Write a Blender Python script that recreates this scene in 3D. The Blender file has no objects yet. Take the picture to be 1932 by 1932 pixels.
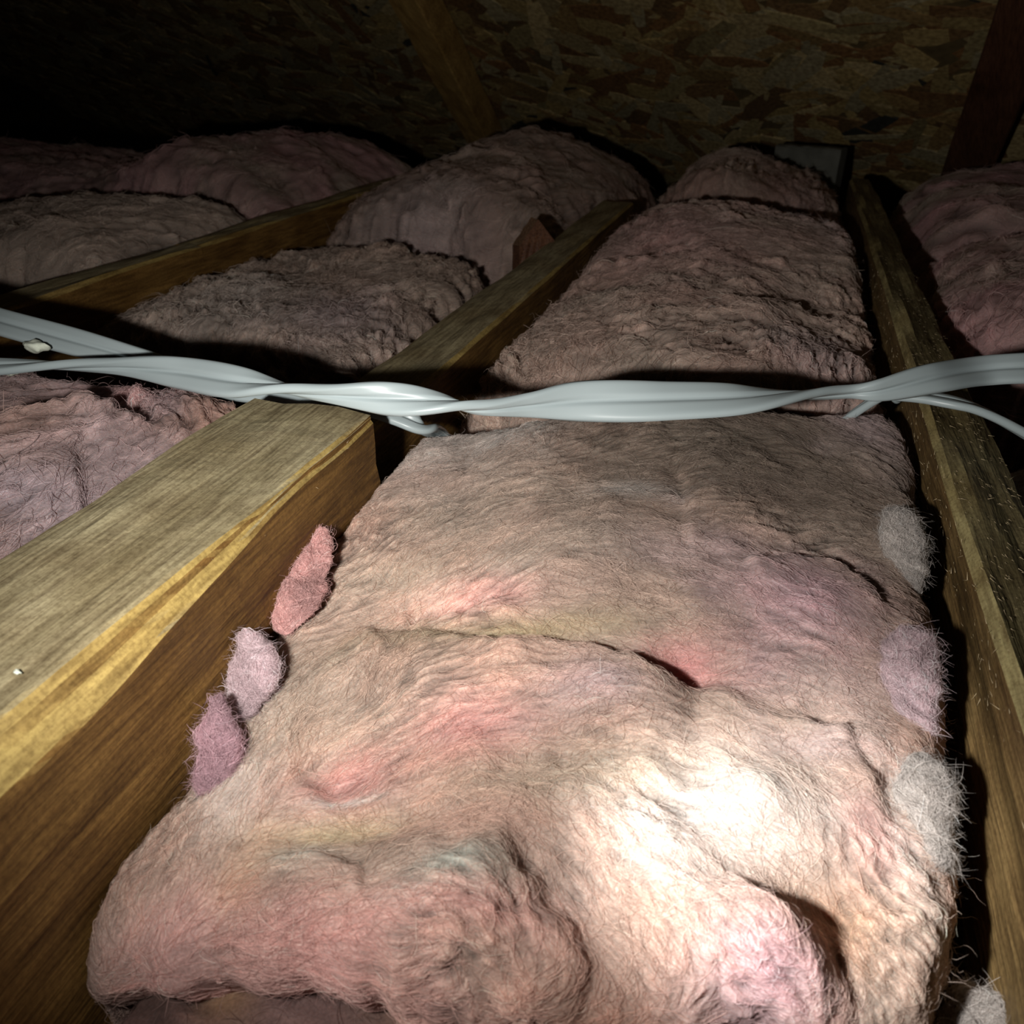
import bpy, bmesh, math, random
import numpy as np
from mathutils import Vector

# ------------------------------------------------------------------ camera, world, torch, exposure
sc = bpy.context.scene
COL = sc.collection
PITCH, YAW, CAM_H, FPX, CPX = math.radians(30.15), math.radians(17.87), 0.205, 1500.0, 966.0
cam_d = bpy.data.cameras.new('camera')
cam_d.sensor_width = 36.0
cam_d.lens = 36.0 * FPX / 1932.0
cam_d.clip_start = 0.01
cam_d.dof.use_dof = True
cam_d.dof.focus_distance = 0.43
cam_d.dof.aperture_fstop = 17.0
cam = bpy.data.objects.new('camera', cam_d)
cam.location = (0, 0, CAM_H)
cam.rotation_euler = (math.pi / 2 - PITCH, 0, YAW)
COL.objects.link(cam)
sc.camera = cam

world = bpy.data.worlds.new('attic_dark')
sc.world = world
world.use_nodes = True
world.node_tree.nodes['Background'].inputs[0].default_value = (0.8, 0.85, 1.0, 1)
world.node_tree.nodes['Background'].inputs[1].default_value = 0.0010

sc.view_settings.view_transform = 'Standard'
sc.view_settings.look = 'None'
sc.view_settings.gamma = 1.0
sc.view_settings.use_curve_mapping = False
sc.view_settings.exposure = 0.0


def torch(name, loc, aim, watts, cone, blend, size, color):
    l = bpy.data.lights.new(name, 'SPOT')
    l.energy = watts; l.spot_size = math.radians(cone); l.spot_blend = blend
    l.shadow_soft_size = size; l.color = color
    o = bpy.data.objects.new(name, l)
    o.location = loc
    o.rotation_euler = (Vector(aim) - Vector(loc)).to_track_quat('-Z', 'Y').to_euler()
    COL.objects.link(o)
    return o


# a hand torch held just left of and below the lens: hot centre and wide spill of one reflector
TORCH = (-0.11, 0.02, 0.160)
torch('torch_beam', TORCH, (0.038, 0.206, -0.04), 10.0, 29, 1.0, 0.012, (1.0, 0.99, 0.95))
torch('torch_throw', TORCH, (-0.34, 1.50, 0.14), 7.4, 124, 1.0, 0.007, (1.0, 0.96, 0.90))
torch('torch_spill', TORCH, (-0.03, 0.45, 0.0), 2.5, 140, 0.75, 0.010, (1.0, 0.97, 0.92))

# ------------------------------------------------------------------ measured places
_F = np.array([-math.sin(YAW) * math.cos(PITCH), math.cos(YAW) * math.cos(PITCH), -math.sin(PITCH)])
_U = np.array([-math.sin(YAW) * math.sin(PITCH), math.cos(YAW) * math.sin(PITCH), math.cos(PITCH)])
_R = np.array([math.cos(YAW), math.sin(YAW), 0.0])
_O = np.array([0, 0, CAM_H])


def ray(px, py):
    return _F + _R * (px - CPX) / FPX + _U * (CPX - py) / FPX


def at(px, py, z):
    """Measured place of a feature of the photograph that lies at height z."""
    d = ray(px, py)
    return _O + d * ((z - CAM_H) / d[2])


RNG = np.random.default_rng(11)
random.seed(5)

# ------------------------------------------------------------------ small helpers


def tag(o, label=None, cat=None, group=None, kind=None):
    for k, v in (('label', label), ('category', cat), ('group', group), ('kind', kind)):
        if v:
            o[k] = v
    return o


def link(name, me, parent=None):
    o = bpy.data.objects.new(name, me)
    COL.objects.link(o)
    if parent is not None:
        o.parent = parent
    return o


def np_mesh(name, verts, faces, mat, smooth=True):
    """faces: (n,4) or (n,3) int array"""
    me = bpy.data.meshes.new(name)
    verts = np.asarray(verts, np.float32); faces = np.asarray(faces, np.int32)
    k = faces.shape[1]
    me.vertices.add(len(verts)); me.vertices.foreach_set('co', verts.ravel())
    me.loops.add(faces.size); me.loops.foreach_set('vertex_index', faces.ravel())
    me.polygons.add(len(faces))
    me.polygons.foreach_set('loop_start', np.arange(0, faces.size, k, dtype=np.int32))
    me.update(calc_edges=True)
    me.validate()
    me.polygons.foreach_set('use_smooth', np.full(len(me.polygons), smooth))
    if mat:
        me.materials.append(mat)
    return me


def grid_faces(nu, nv, wrap_u=False):
    i = np.arange(nu if wrap_u else nu - 1); j = np.arange(nv - 1)
    I, J = np.meshgrid(i, j)
    I2 = (I + 1) % nu
    return np.stack([J * nu + I, J * nu + I2, (J + 1) * nu + I2, (J + 1) * nu + I], -1).reshape(-1, 4)


def blur(a, n=1):
    for _ in range(n):
        p = np.pad(a, 1, mode='edge')
        a = (p[:-2, 1:-1] + 2 * p[1:-1, 1:-1] + p[2:, 1:-1]) / 4
        p = np.pad(a, 1, mode='edge')
        a = (p[1:-1, :-2] + 2 * p[1:-1, 1:-1] + p[1:-1, 2:]) / 4
    return a


def samp(a, i, j):
    """bilinear sample of a[j,i]; a may have a trailing axis"""
    nv, nu = a.shape[:2]
    i = np.clip(i, 0, nu - 1.001); j = np.clip(j, 0, nv - 1.001)
    i0 = i.astype(np.int32); j0 = j.astype(np.int32)
    fi = i - i0; fj = j - j0
    if a.ndim == 3:
        fi = fi[..., None]; fj = fj[..., None]
    return (a[j0, i0] * (1 - fi) * (1 - fj) + a[j0, i0 + 1] * fi * (1 - fj) +
            a[j0 + 1, i0] * (1 - fi) * fj + a[j0 + 1, i0 + 1] * fi * fj)


def vnoise(x, y, scale, seed):
    """smooth value noise at world positions, about -1..1"""
    r = np.random.default_rng(seed)
    n = 64
    t = r.uniform(-1, 1, (n, n))
    u = (x / scale) + 1000.3; v = (y / scale) + 1000.7
    i = np.floor(u).astype(int); j = np.floor(v).astype(int)
    fu = u - i; fv = v - j
    fu = fu * fu * (3 - 2 * fu); fv = fv * fv * (3 - 2 * fv)
    g = lambda a, b: t[b % n, a % n]
    return (g(i, j) * (1 - fu) * (1 - fv) + g(i + 1, j) * fu * (1 - fv) + g(i, j + 1) * (1 - fu) * fv + g(i + 1, j + 1) * fu * fv)


def fbm(x, y, scale, seed, octv=3):
    s = 0; a = 1.0
    for k in range(octv):
        s = s + a * vnoise(x, y, scale / 2 ** k, seed + k); a *= 0.5
    return s


def polydist(X, Y, pts):
    """signed distance to an open polyline (positive left of its direction) and the parameter 0..1 along it"""
    pts = np.asarray(pts, float)
    best = np.full(X.shape, 1e9); sgn = np.ones(X.shape); par = np.zeros(X.shape)
    n = len(pts) - 1
    for k in range(n):
        a = pts[k]; b = pts[k + 1]; d = b - a
        L2 = d @ d
        t = np.clip(((X - a[0]) * d[0] + (Y - a[1]) * d[1]) / L2, 0, 1)
        dx = X - a[0] - t * d[0]; dy = Y - a[1] - t * d[1]
        q = dx * dx + dy * dy
        m = q < best
        best = np.where(m, q, best)
        sgn = np.where(m, np.sign(d[0] * dy - d[1] * dx + 1e-12), sgn)
        par = np.where(m, (k + t) / n, par)
    return np.sqrt(best) * sgn, par


# ------------------------------------------------------------------ materials


class NT:
    def __init__(self, name):
        self.m = bpy.data.materials.new(name)
        self.m.use_nodes = True
        self.t = self.m.node_tree
        self.b = self.t.nodes['Principled BSDF']

    def n(self, typ, **kw):
        o = self.t.nodes.new(typ)
        for k, v in kw.items():
            if k in o.inputs:
                o.inputs[k].default_value = v
            else:
                setattr(o, k, v)
        return o

    def l(self, a, ao, b, bi):
        self.t.links.new(a.outputs[ao], b.inputs[bi])


def ramp(nt, stops):
    r = nt.n('ShaderNodeValToRGB')
    e = r.color_ramp.elements
    e[0].position, e[0].color = stops[0][0], (*stops[0][1], 1)
    e[1].position, e[1].color = stops[1][0], (*stops[1][1], 1)
    for p, c in stops[2:]:
        k = e.new(p); k.color = (*c, 1)
    return r


def mat_wool(name, gain=1.0, rough=0.75, spec=0.15, bump=True):
    nt = NT(name)
    a = nt.n('ShaderNodeAttribute', attribute_name='tint')
    if bump:
        mx = nt.n('ShaderNodeMix', data_type='RGBA', blend_type='MULTIPLY')
        mx.inputs[0].default_value = 1.0
        tc = nt.n('ShaderNodeTexCoord')
        no = nt.n('ShaderNodeTexNoise', Scale=900.0, Detail=3.0)
        nt.l(tc, 'Object', no, 'Vector')
        r = ramp(nt, [(0.3, (0.75, 0.73, 0.72)), (0.7, (1.12, 1.12, 1.12))])
        nt.l(no, 'Fac', r, 'Fac')
        nt.l(a, 'Color', mx, 6); nt.l(r, 'Color', mx, 7)
        nt.l(mx, 2, nt.b, 'Base Color')
        bp = nt.n('ShaderNodeBump', Strength=0.5, Distance=0.0006)
        nt.l(no, 'Fac', bp, 'Height'); nt.l(bp, 'Normal', nt.b, 'Normal')
    else:
        nt.l(a, 'Color', nt.b, 'Base Color')
    nt.b.inputs['Roughness'].default_value = rough
    nt.b.inputs['Specular IOR Level'].default_value = spec
    if bump:
        nt.b.inputs['Subsurface Weight'].default_value = 0.55
        nt.b.inputs['Subsurface Radius'].default_value = (1.0, 0.5, 0.38)
        nt.b.inputs['Subsurface Scale'].default_value = 0.006
    else:
        tr = nt.n('ShaderNodeBsdfTranslucent'); nt.l(a, 'Color', tr, 'Color')
        ms = nt.n('ShaderNodeMixShader'); ms.inputs[0].default_value = 0.35
        out = nt.t.nodes['Material Output']
        nt.l(nt.b, 'BSDF', ms, 1); nt.l(tr, 'BSDF', ms, 2); nt.l(ms, 'Shader', out, 'Surface')
    return nt.m


def mat_timber(name, side_a, side_b, top_a, top_b, streak=1.0, rough=0.6):
    """amber sawn softwood with long grain; sloping faces have light painted in; the upward face carries grey dust"""
    nt = NT(name)
    tc = nt.n('ShaderNodeTexCoord')
    mp = nt.n('ShaderNodeMapping'); mp.inputs['Scale'].default_value = (1, 0.09, 1)
    nt.l(tc, 'Object', mp, 'Vector')
    big = nt.n('ShaderNodeTexNoise', Scale=70.0, Detail=5.0, Distortion=1.2)
    nt.l(mp, 'Vector', big, 'Vector')
    fine = nt.n('ShaderNodeTexNoise', Scale=420.0, Detail=4.0)
    nt.l(mp, 'Vector', fine, 'Vector')
    blot = nt.n('ShaderNodeTexNoise', Scale=14.0, Detail=3.0)
    nt.l(tc, 'Object', blot, 'Vector')
    rs = ramp(nt, [(0.3, side_a), (0.68, side_b)])
    rt = ramp(nt, [(0.3, top_a), (0.68, top_b)])
    nt.l(big, 'Fac', rs, 'Fac'); nt.l(big, 'Fac', rt, 'Fac')
    geo = nt.n('ShaderNodeNewGeometry')
    sp = nt.n('ShaderNodeSeparateXYZ'); nt.l(geo, 'True Normal', sp, 'Vector')
    dust = nt.n('ShaderNodeMapRange'); dust.inputs['From Min'].default_value = 0.80; dust.inputs['From Max'].default_value = 0.97
    nt.l(sp, 'Z', dust, 'Value')
    sap_lit = nt.n('ShaderNodeMapRange'); sap_lit.inputs['From Min'].default_value = 0.25; sap_lit.inputs['From Max'].default_value = 0.5
    nt.l(sp, 'Z', sap_lit, 'Value')
    mw = nt.n('ShaderNodeMix', data_type='RGBA')
    mw.inputs[7].default_value = (side_b[0] * 1.5, side_b[1] * 1.95, side_b[2] * 2.3, 1)  # waney slopes yellower as sapwood and paler, their light painted in
    nt.l(sap_lit, 'Result', mw, 0); nt.l(rs, 'Color', mw, 6)
    mx = nt.n('ShaderNodeMix', data_type='RGBA')
    nt.l(dust, 'Result', mx, 0); nt.l(mw, 2, mx, 6); nt.l(rt, 'Color', mx, 7)
    m2 = nt.n('ShaderNodeMix', data_type='RGBA', blend_type='MULTIPLY'); m2.inputs[0].default_value = 0.85
    r2 = ramp(nt, [(0.28, (0.5, 0.45, 0.4)), (0.6, (1.15, 1.15, 1.1))])
    nt.l(fine, 'Fac', r2, 'Fac')
    nt.l(mx, 2, m2, 6); nt.l(r2, 'Color', m2, 7)
    m3 = nt.n('ShaderNodeMix', data_type='RGBA', blend_type='MULTIPLY'); m3.inputs[0].default_value = 0.8
    r3 = ramp(nt, [(0.3, (0.6, 0.52, 0.42)), (0.65, (1.1, 1.1, 1.1))])
    nt.l(blot, 'Fac', r3, 'Fac')
    nt.l(m2, 2, m3, 6); nt.l(r3, 'Color', m3, 7)
    grit = nt.n('ShaderNodeTexNoise', Scale=520.0, Detail=3.0, Roughness=0.7)
    nt.l(tc, 'Object', grit, 'Vector')
    r4 = ramp(nt, [(0.33, (0.62, 0.58, 0.54)), (0.58, (1.08, 1.08, 1.08))])
    nt.l(grit, 'Fac', r4, 'Fac')
    m4 = nt.n('ShaderNodeMix', data_type='RGBA', blend_type='MULTIPLY'); m4.inputs[0].default_value = 0.8
    nt.l(m3, 2, m4, 6); nt.l(r4, 'Color', m4, 7)
    nt.l(m4, 2, nt.b, 'Base Color')
    add = nt.n('ShaderNodeMath', operation='ADD')
    nt.l(fine, 'Fac', add, 0); nt.l(big, 'Fac', add, 1)
    bp = nt.n('ShaderNodeBump', Strength=0.55 * streak, Distance=0.0014)
    nt.l(add, 'Value', bp, 'Height'); nt.l(bp, 'Normal', nt.b, 'Normal')
    nt.b.inputs['Roughness'].default_value = rough
    nt.b.inputs['Specular IOR Level'].default_value = 0.3
    return nt.m


def mat_plain(name, col, rough=0.6, spec=0.3, noise=None, bump=0.0):
    nt = NT(name)
    if noise:
        tc = nt.n('ShaderNodeTexCoord')
        no = nt.n('ShaderNodeTexNoise', Scale=noise, Detail=4.0)
        nt.l(tc, 'Object', no, 'Vector')
        r = ramp(nt, [(0.3, tuple(c * 0.7 for c in col)), (0.7, tuple(c * 1.15 for c in col))])
        nt.l(no, 'Fac', r, 'Fac'); nt.l(r, 'Color', nt.b, 'Base Color')
        if bump:
            bp = nt.n('ShaderNodeBump', Strength=0.5, Distance=bump)
            nt.l(no, 'Fac', bp, 'Height'); nt.l(bp, 'Normal', nt.b, 'Normal')
    else:
        nt.b.inputs['Base Color'].default_value = (*col, 1)
    nt.b.inputs['Roughness'].default_value = rough
    nt.b.inputs['Specular IOR Level'].default_value = spec
    return nt.m


M_WOOL = mat_wool('glass_wool')
M_FIBRE = mat_wool('glass_wool_fibre', rough=0.6, spec=0.25, bump=False)
M_JOIST = mat_timber('joist_timber', (0.12, 0.062, 0.017), (0.24, 0.135, 0.040), (0.24, 0.205, 0.125), (0.34, 0.295, 0.19))  # side colours kept dark, painting in the shade of the side faces
M_ROUGH = mat_timber('rough_joist_timber', (0.10, 0.065, 0.025), (0.25, 0.165, 0.07), (0.11, 0.09, 0.045), (0.19, 0.16, 0.085), streak=2.0)
M_RAFTER = mat_timber('rafter_timber', (0.46, 0.28, 0.09), (0.62, 0.41, 0.15), (0.4, 0.25, 0.1), (0.5, 0.33, 0.13))
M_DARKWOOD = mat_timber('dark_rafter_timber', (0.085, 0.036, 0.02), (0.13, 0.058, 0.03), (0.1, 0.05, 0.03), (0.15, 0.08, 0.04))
M_CABLE = mat_plain('cable_sheath', (0.34, 0.40, 0.415), rough=0.36, spec=0.5)
M_PLASTER = mat_plain('ceiling_board', (0.10, 0.085, 0.07), rough=0.9, noise=20.0)
M_SPLINTER = mat_plain('splinter_wood', (0.46, 0.36, 0.22), rough=0.6)
M_CRUMB = mat_plain('pale_crumb', (0.62, 0.66, 0.56), rough=0.7, noise=200.0, bump=0.0005)
M_BLOCK = mat_plain('grey_block_timber', (0.13, 0.13, 0.11), rough=0.8, noise=40.0, bump=0.002)

# ------------------------------------------------------------------ setting: ceiling board below, roof boards above

FLOOR_Z = -0.14


def slab(name, corners, thick, mat, parent=None):
    """flat quad board with thickness; corners counter-clockwise seen from its visible side"""
    c = np.asarray(corners, float)
    nrm = np.cross(c[1] - c[0], c[3] - c[0]); nrm /= np.linalg.norm(nrm)
    v = np.vstack([c, c - nrm * thick])
    f = [[0, 1, 2, 3], [7, 6, 5, 4], [0, 4, 5, 1], [1, 5, 6, 2], [2, 6, 7, 3], [3, 7, 4, 0]]
    return link(name, np_mesh(name, v, f, mat, False), parent)


fl = slab('floor', [(-6.0, -0.6, FLOOR_Z), (1.6, -0.6, FLOOR_Z), (1.6, 4.6, FLOOR_Z), (-6.0, 4.6, FLOOR_Z)], 0.012, M_PLASTER)
tag(fl, 'dark back of the ceiling board under the insulation', kind='structure')

# roof slope: rafters' undersides lie in one plane that comes down at the eave line
E0 = at(900, 258, 0.0); E1 = at(1820, 325, 0.0)
EAVE = (E1 - E0) / np.linalg.norm(E1 - E0)
INW = np.array([EAVE[1], -EAVE[0], 0.0])
if INW[1] > 0:
    INW = -INW
SLOPE = math.atan(0.66)
UP = INW * math.cos(SLOPE) + np.array([0, 0, 1.0]) * math.sin(SLOPE)      # up the slope, towards the ridge
RN = np.cross(EAVE, UP)
if RN[2] > 0:
    RN = -RN                                                                # underside faces down and inward
RAFTER_D = 0.085


def on_roof(px, py, off=0.0):
    """place on the plane parallel to the rafters' undersides, off metres above it"""
    p0 = E0 - RN * off
    d = ray(px, py)
    return _O + d * (((p0 - _O) @ RN) / (d @ RN))


BOARD0 = E0 - RN * RAFTER_D


def roof_pt(a, u, off=0.0):
    return BOARD0 + EAVE * a + UP * u + RN * off


from mathutils import Matrix
ROOF_M = Matrix(((EAVE[0], UP[0], RN[0], E0[0]), (EAVE[1], UP[1], RN[1], E0[1]), (EAVE[2], UP[2], RN[2], E0[2]), (0, 0, 0, 1)))
if ROOF_M.determinant() < 0:
    ROOF_M = ROOF_M @ Matrix.Diagonal((-1, 1, 1, 1))


def into_roof_frame(o, own=True):
    o.data.transform(ROOF_M.inverted())
    if own:
        o.matrix_world = ROOF_M
    if ROOF_M.determinant() < 0:
        raise ValueError('mirrored frame')


# (the sheet runs from below the eave to well above the camera's view)
roof = slab('ceiling', [roof_pt(-6.5, -0.6), roof_pt(2.4, -0.6), roof_pt(2.4, 2.3), roof_pt(-6.5, 2.3)], 0.011,
            mat_plain('strand_board', (0.15, 0.105, 0.045), rough=0.8, noise=60.0, bump=0.002))
into_roof_frame(roof)
tag(roof, 'strand board roof sheathing sloping down to the dark eave', kind='structure')


def strands():
    """wafer flakes of the strand board, each a thin irregular slab lying on the sheet"""
    nt = NT('wood_strand')
    a = nt.n('ShaderNodeAttribute', attribute_name='tint')
    tc = nt.n('ShaderNodeTexCoord')
    no = nt.n('ShaderNodeTexNoise', Scale=120.0, Detail=4.0)
    nt.l(tc, 'Object', no, 'Vector')
    r = ramp(nt, [(0.3, (0.55, 0.5, 0.45)), (0.7, (1.2, 1.2, 1.2))])
    nt.l(no, 'Fac', r, 'Fac')
    mx = nt.n('ShaderNodeMix', data_type='RGBA', blend_type='MULTIPLY'); mx.inputs[0].default_value = 1.0
    nt.l(a, 'Color', mx, 6); nt.l(r, 'Color', mx, 7); nt.l(mx, 2, nt.b, 'Base Color')
    nt.b.inputs['Roughness'].default_value = 0.7
    bp = nt.n('ShaderNodeBump', Strength=0.6, Distance=0.002)
    nt.l(no, 'Fac', bp, 'Height'); nt.l(bp, 'Normal', nt.b, 'Normal')
    rng = np.random.default_rng(3)
    V = []; Fc = []; C = []
    pal = np.array([(0.34, 0.25, 0.10), (0.26, 0.17, 0.065), (0.21, 0.11, 0.04), (0.40, 0.31, 0.15), (0.30, 0.24, 0.11), (0.17, 0.10, 0.04), (0.33, 0.28, 0.16), (0.045, 0.045, 0.035)])
    for k in range(6400):
        a0 = rng.uniform(-2.6, 2.3); u0 = rng.uniform(-0.3, 1.25)
        L = rng.uniform(0.035, 0.095); W = rng.uniform(0.009, 0.027)
        ang = rng.normal(0.1, 0.55) if rng.random() < 0.75 else rng.uniform(0, math.pi)
        ca, sa = math.cos(ang), math.sin(ang)
        lift = rng.uniform(0.0004, 0.0040); tilt = rng.normal(0, 0.0007)
        sk = rng.uniform(-0.35, 0.35, 2)
        xs = np.array([-L, -L * 0.3, L * 0.4, L * (1 + 0.2 * sk[0]), L * (0.8 + 0.3 * sk[1]), L * 0.2, -L * 0.5, -L * (1.05 + 0.2 * sk[1])])
        ys = np.array([-W, -W * 1.1, -W * 0.9, -W * 0.5, W * 0.8, W, W * 1.05, W * 0.6]) * rng.uniform(0.75, 1.15, 8)
        b = len(V) * 1
        top = [roof_pt(a0 + x * ca - y * sa, u0 + x * sa + y * ca, lift + tilt * (x / L) + 0.0005 * (y / W)) for x, y in zip(xs, ys)]
        bot = [roof_pt(a0 + x * ca - y * sa, u0 + x * sa + y * ca, -0.001) for x, y in zip(xs, ys)]
        V += top + bot
        for q in range(1, 7, 2):
            pass
        Fc += [[b, b + 1, b + 6, b + 7], [b + 1, b + 2, b + 5, b + 6], [b + 2, b + 3, b + 4, b + 5]]
        for q in range(8):
            Fc.append([b + q, b + 8 + q, b + 8 + (q + 1) % 8, b + (q + 1) % 8])
        p = rng.integers(0, 7) if rng.random() > 0.012 else 7
        C += [pal[p] * rng.uniform(0.95, 1.55)] * 16
    me = np_mesh('strand', np.array(V), np.array(Fc), nt.m, False)
    at_ = me.attributes.new('tint', 'FLOAT_COLOR', 'POINT')
    c4 = np.ones((len(V), 4), np.float32); c4[:, :3] = np.array(C)
    at_.data.foreach_set('color', c4.ravel())
    o = link('strand', me, roof)
    into_roof_frame(o, False)
    tag(o, kind='stuff')


strands()

# ------------------------------------------------------------------ timbers


def timber(name, label, cat, path, prof, mat, seg=60, amp=0.0012, seed=0, group=None, parent=None, side=None):
    """a sawn length of timber: prof(t) gives the (across, up) outline at t along the path of two points"""
    p0 = np.asarray(path[0], float); p1 = np.asarray(path[1], float)
    d = p1 - p0; L = np.linalg.norm(d); d /= L
    if side is None:
        side = np.cross(d, (0, 0, 1.0)); side /= np.linalg.norm(side)
    up = np.cross(side, d)
    V = []
    for k in range(seg + 1):
        t = k / seg
        pr = np.asarray(prof(t), float)
        # outline resampled so that relief has vertices to move
        nxt = np.roll(pr, -1, 0)
        if k == 0:
            cuts = [4 if np.linalg.norm(b - a) > 0.011 else 1 for a, b in zip(pr, nxt)]
        pts = np.array([a + (b - a) * q / n for a, b, n in zip(pr, nxt, cuts) for q in range(n)])
        V.append(p0 + d * (t * L) + pts[:, :1] * side + pts[:, 1:] * up)
    n_ring = min(len(v) for v in V)
    V = np.array([v[:n_ring] for v in V])
    rng = np.random.default_rng(seed)
    # slow waviness along the length, different on each side
    nz = np.zeros((seg + 1, n_ring))
    for q in range(5):
        nz += np.sin(np.linspace(0, rng.uniform(3, 40), seg + 1)[:, None] + rng.uniform(0, 6.3, (1, n_ring))) * amp / (1 + q)
    nz = nz + rng.normal(0, amp * 0.10, nz.shape)
    ctr = V.mean(1, keepdims=True)
    out = V - ctr; out /= np.maximum(np.linalg.norm(out, axis=2, keepdims=True), 1e-6)
    V = V + out * nz[..., None]
    f = grid_faces(n_ring, seg + 1, True)
    verts = V.reshape(-1, 3)
    c0 = len(verts); verts = np.vstack([verts, V[0].mean(0), V[-1].mean(0)])
    caps = [[c0, (i + 1) % n_ring, i, c0] for i in range(n_ring)]
    tri0 = np.array([[c0, (i + 1) % n_ring, i] for i in range(n_ring)])
    tri1 = np.array([[c0 + 1, seg * n_ring + i, seg * n_ring + (i + 1) % n_ring] for i in range(n_ring)])
    bm = bmesh.new()
    bv = [bm.verts.new(v) for v in verts]
    for q in f:
        bm.faces.new([bv[i] for i in q])
    for q in np.vstack([tri0, tri1]):
        bm.faces.new([bv[i] for i in q])
    bmesh.ops.recalc_face_normals(bm, faces=bm.faces)
    me = bpy.data.meshes.new(name); bm.to_mesh(me); bm.free()
    me.materials.append(mat)
    o = link(name, me, parent)
    if label:
        tag(o, label, cat, group)
    return o


def rect(w, h, top=0.0, bev=0.003):
    """outline of a board w wide, its top edge at 'top', h deep, with eased arrises"""
    a = w / 2
    return [(-a + bev, top), (a - bev, top), (a, top - bev), (a, top - h + bev), (a - bev, top - h), (-a + bev, top - h), (-a, top - h + bev), (-a, top - bev)]


JH = 0.135
# far length of the joist left of the middle bay
timber('ceiling_joist', 'amber ceiling joist running away behind the cables, left of the wide middle batts', 'joist',
       [(-0.2475, 0.372, 0), (-0.2475, 1.31, 0)], lambda t: rect(0.049, JH), M_JOIST, 50, 0.0012, 3)


# near, thicker length with a waney right arris
def near_prof(t):
    y = -0.35 + t * (0.366 + 0.35)
    w = np.interp(y, [-0.4, 0.1, 0.16, 0.20, 0.26, 0.33], [0.016, 0.0125, 0.011, 0.0085, 0.004, 0.0025])
    dz = np.interp(y, [-0.4, 0.1, 0.16, 0.20, 0.26, 0.35], [0.017, 0.015, 0.013, 0.010, 0.005, 0.003]) + 0.0008 * math.sin(y * 60)
    xl = -0.041; xr = np.interp(y, [0.1, 0.3], [0.0465, 0.038]) + 0.0006 * math.sin(y * 45)
    top = 0.03; bot = FLOOR_Z + 0.001
    return [(xl + 0.003, top), (xr - w - 0.001, top), (xr - w + 0.001, top - 0.001), (xr - 0.001, top - dz), (xr, top - dz - 0.002), (xr, top - 0.055), (xr, bot), (xl, bot), (xl, top - 0.003)]


near = timber('ceiling_joist', 'thick greenish near joist with waney lit edge, its end under the cables', 'joist',
              [(-0.237, -0.35, 0), (-0.237, 0.366, 0)], near_prof, M_JOIST, 110, 0.0009, 8)
rough = timber('ceiling_joist', 'rough sawn hairy joist running down the right of the near batt', 'joist',
       [(0.127, -0.3, 0), (0.127, 1.70, 0)], lambda t: rect(0.036, JH + 0.003, 0.0, 0.004), M_ROUGH, 220, 0.0016, 4)
timber('ceiling_joist', 'far left joist lying beyond the joint in its dark side', 'joist',
       [(-0.687, 0.836, 0), (-0.687, 2.3, 0)], lambda t: rect(0.039, JH), M_JOIST, 40, 0.0012, 21)
timber('ceiling_joist', 'far left joist length that ends at the joint, passing under the cables', 'joist',
       [(-0.6855, -0.1, 0), (-0.6855, 0.834, 0)], lambda t: rect(0.039, JH), M_JOIST, 40, 0.0012, 22)


def rafter(name, label, base_px, top_px, w, mat, seed):
    a = on_roof(*base_px); b = on_roof(*top_px)
    d = (b - a) / np.linalg.norm(b - a)
    side = np.cross(d, -RN); side /= np.linalg.norm(side)
    o = timber(name, label, 'rafter', [a - d * 0.12, b + d * 1.2], lambda t: rect(w, RAFTER_D - 0.008, RAFTER_D - 0.008), mat, 50, 0.001, seed, side=side)
    into_roof_frame(o)
    return o


rafter('rafter', 'golden rafter coming down the strand board at the middle of the eave', (893, 256), (757, 0), 0.075, M_RAFTER, 31)
rafter('rafter', 'dark reddish rafter at the right end of the roof', (1825, 320), (1950, 0), 0.085, M_DARKWOOD, 32)

# small grey block at the eave
bp0 = at(1523, 322, -0.004)
timber('timber_block', 'small grey block standing upright at the eave right of the rafter', 'block',
       [bp0 - EAVE * 0.065 + np.array([0, 0, 0.0]), bp0 + EAVE * 0.065], lambda t: rect(0.04, 0.16, 0.045), M_BLOCK, 8, 0.001, 40)
wp = at(1150, 300, -0.13)
timber('wall_plate', 'brown wall plate timber lying along the eave behind the far batts', 'timber',
       [wp - EAVE * 1.6 + np.array([0, 0.12, 0]), wp + EAVE * 1.2 + np.array([0, 0.12, 0])], lambda t: rect(0.07, 0.1, 0.0), M_JOIST, 40, 0.001, 41)
# offcut leaning by the joist
oc = at(985, 474, -0.01)
oc_o = timber('wood_offcut', 'dark wedge shaped offcut standing beside the joist at the far hump', 'offcut',
              [oc + np.array([-0.008, 0.0, 0]), oc + np.array([0.03, 0.03, 0])],
              lambda t: [(-0.012, -0.05), (0.012, -0.05), (0.012, 0.008 + 0.030 * (1 - abs(2 * t - 1))), (-0.012, 0.006 + 0.030 * (1 - abs(2 * t - 1)))], M_DARKWOOD, 10, 0.0006, 42)

# ------------------------------------------------------------------ glass wool

TAN = np.array((0.43, 0.34, 0.285)); DUST_SHADE = np.array((0.33, 0.262, 0.21)); PINK = np.array((0.62, 0.32, 0.305))
LILAC = np.array((0.50, 0.395, 0.415)); ORANGE = np.array((0.58, 0.34, 0.20)); GREENISH = np.array((0.44, 0.48, 0.43))
PALE = np.array((0.60, 0.55, 0.52)); DARKPINK = np.array((0.39, 0.235, 0.235)); OLIVE = np.array((0.48, 0.39, 0.23)); CREAM = np.array((0.58, 0.47, 0.37))


def resample(pts, n):
    pts = np.asarray(pts, float)
    s = np.r_[0, np.cumsum(np.linalg.norm(np.diff(pts, axis=0), axis=1))]
    t = np.linspace(0, s[-1], n)
    return np.stack([np.interp(t, s, pts[:, k]) for k in range(pts.shape[1])], 1)


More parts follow.
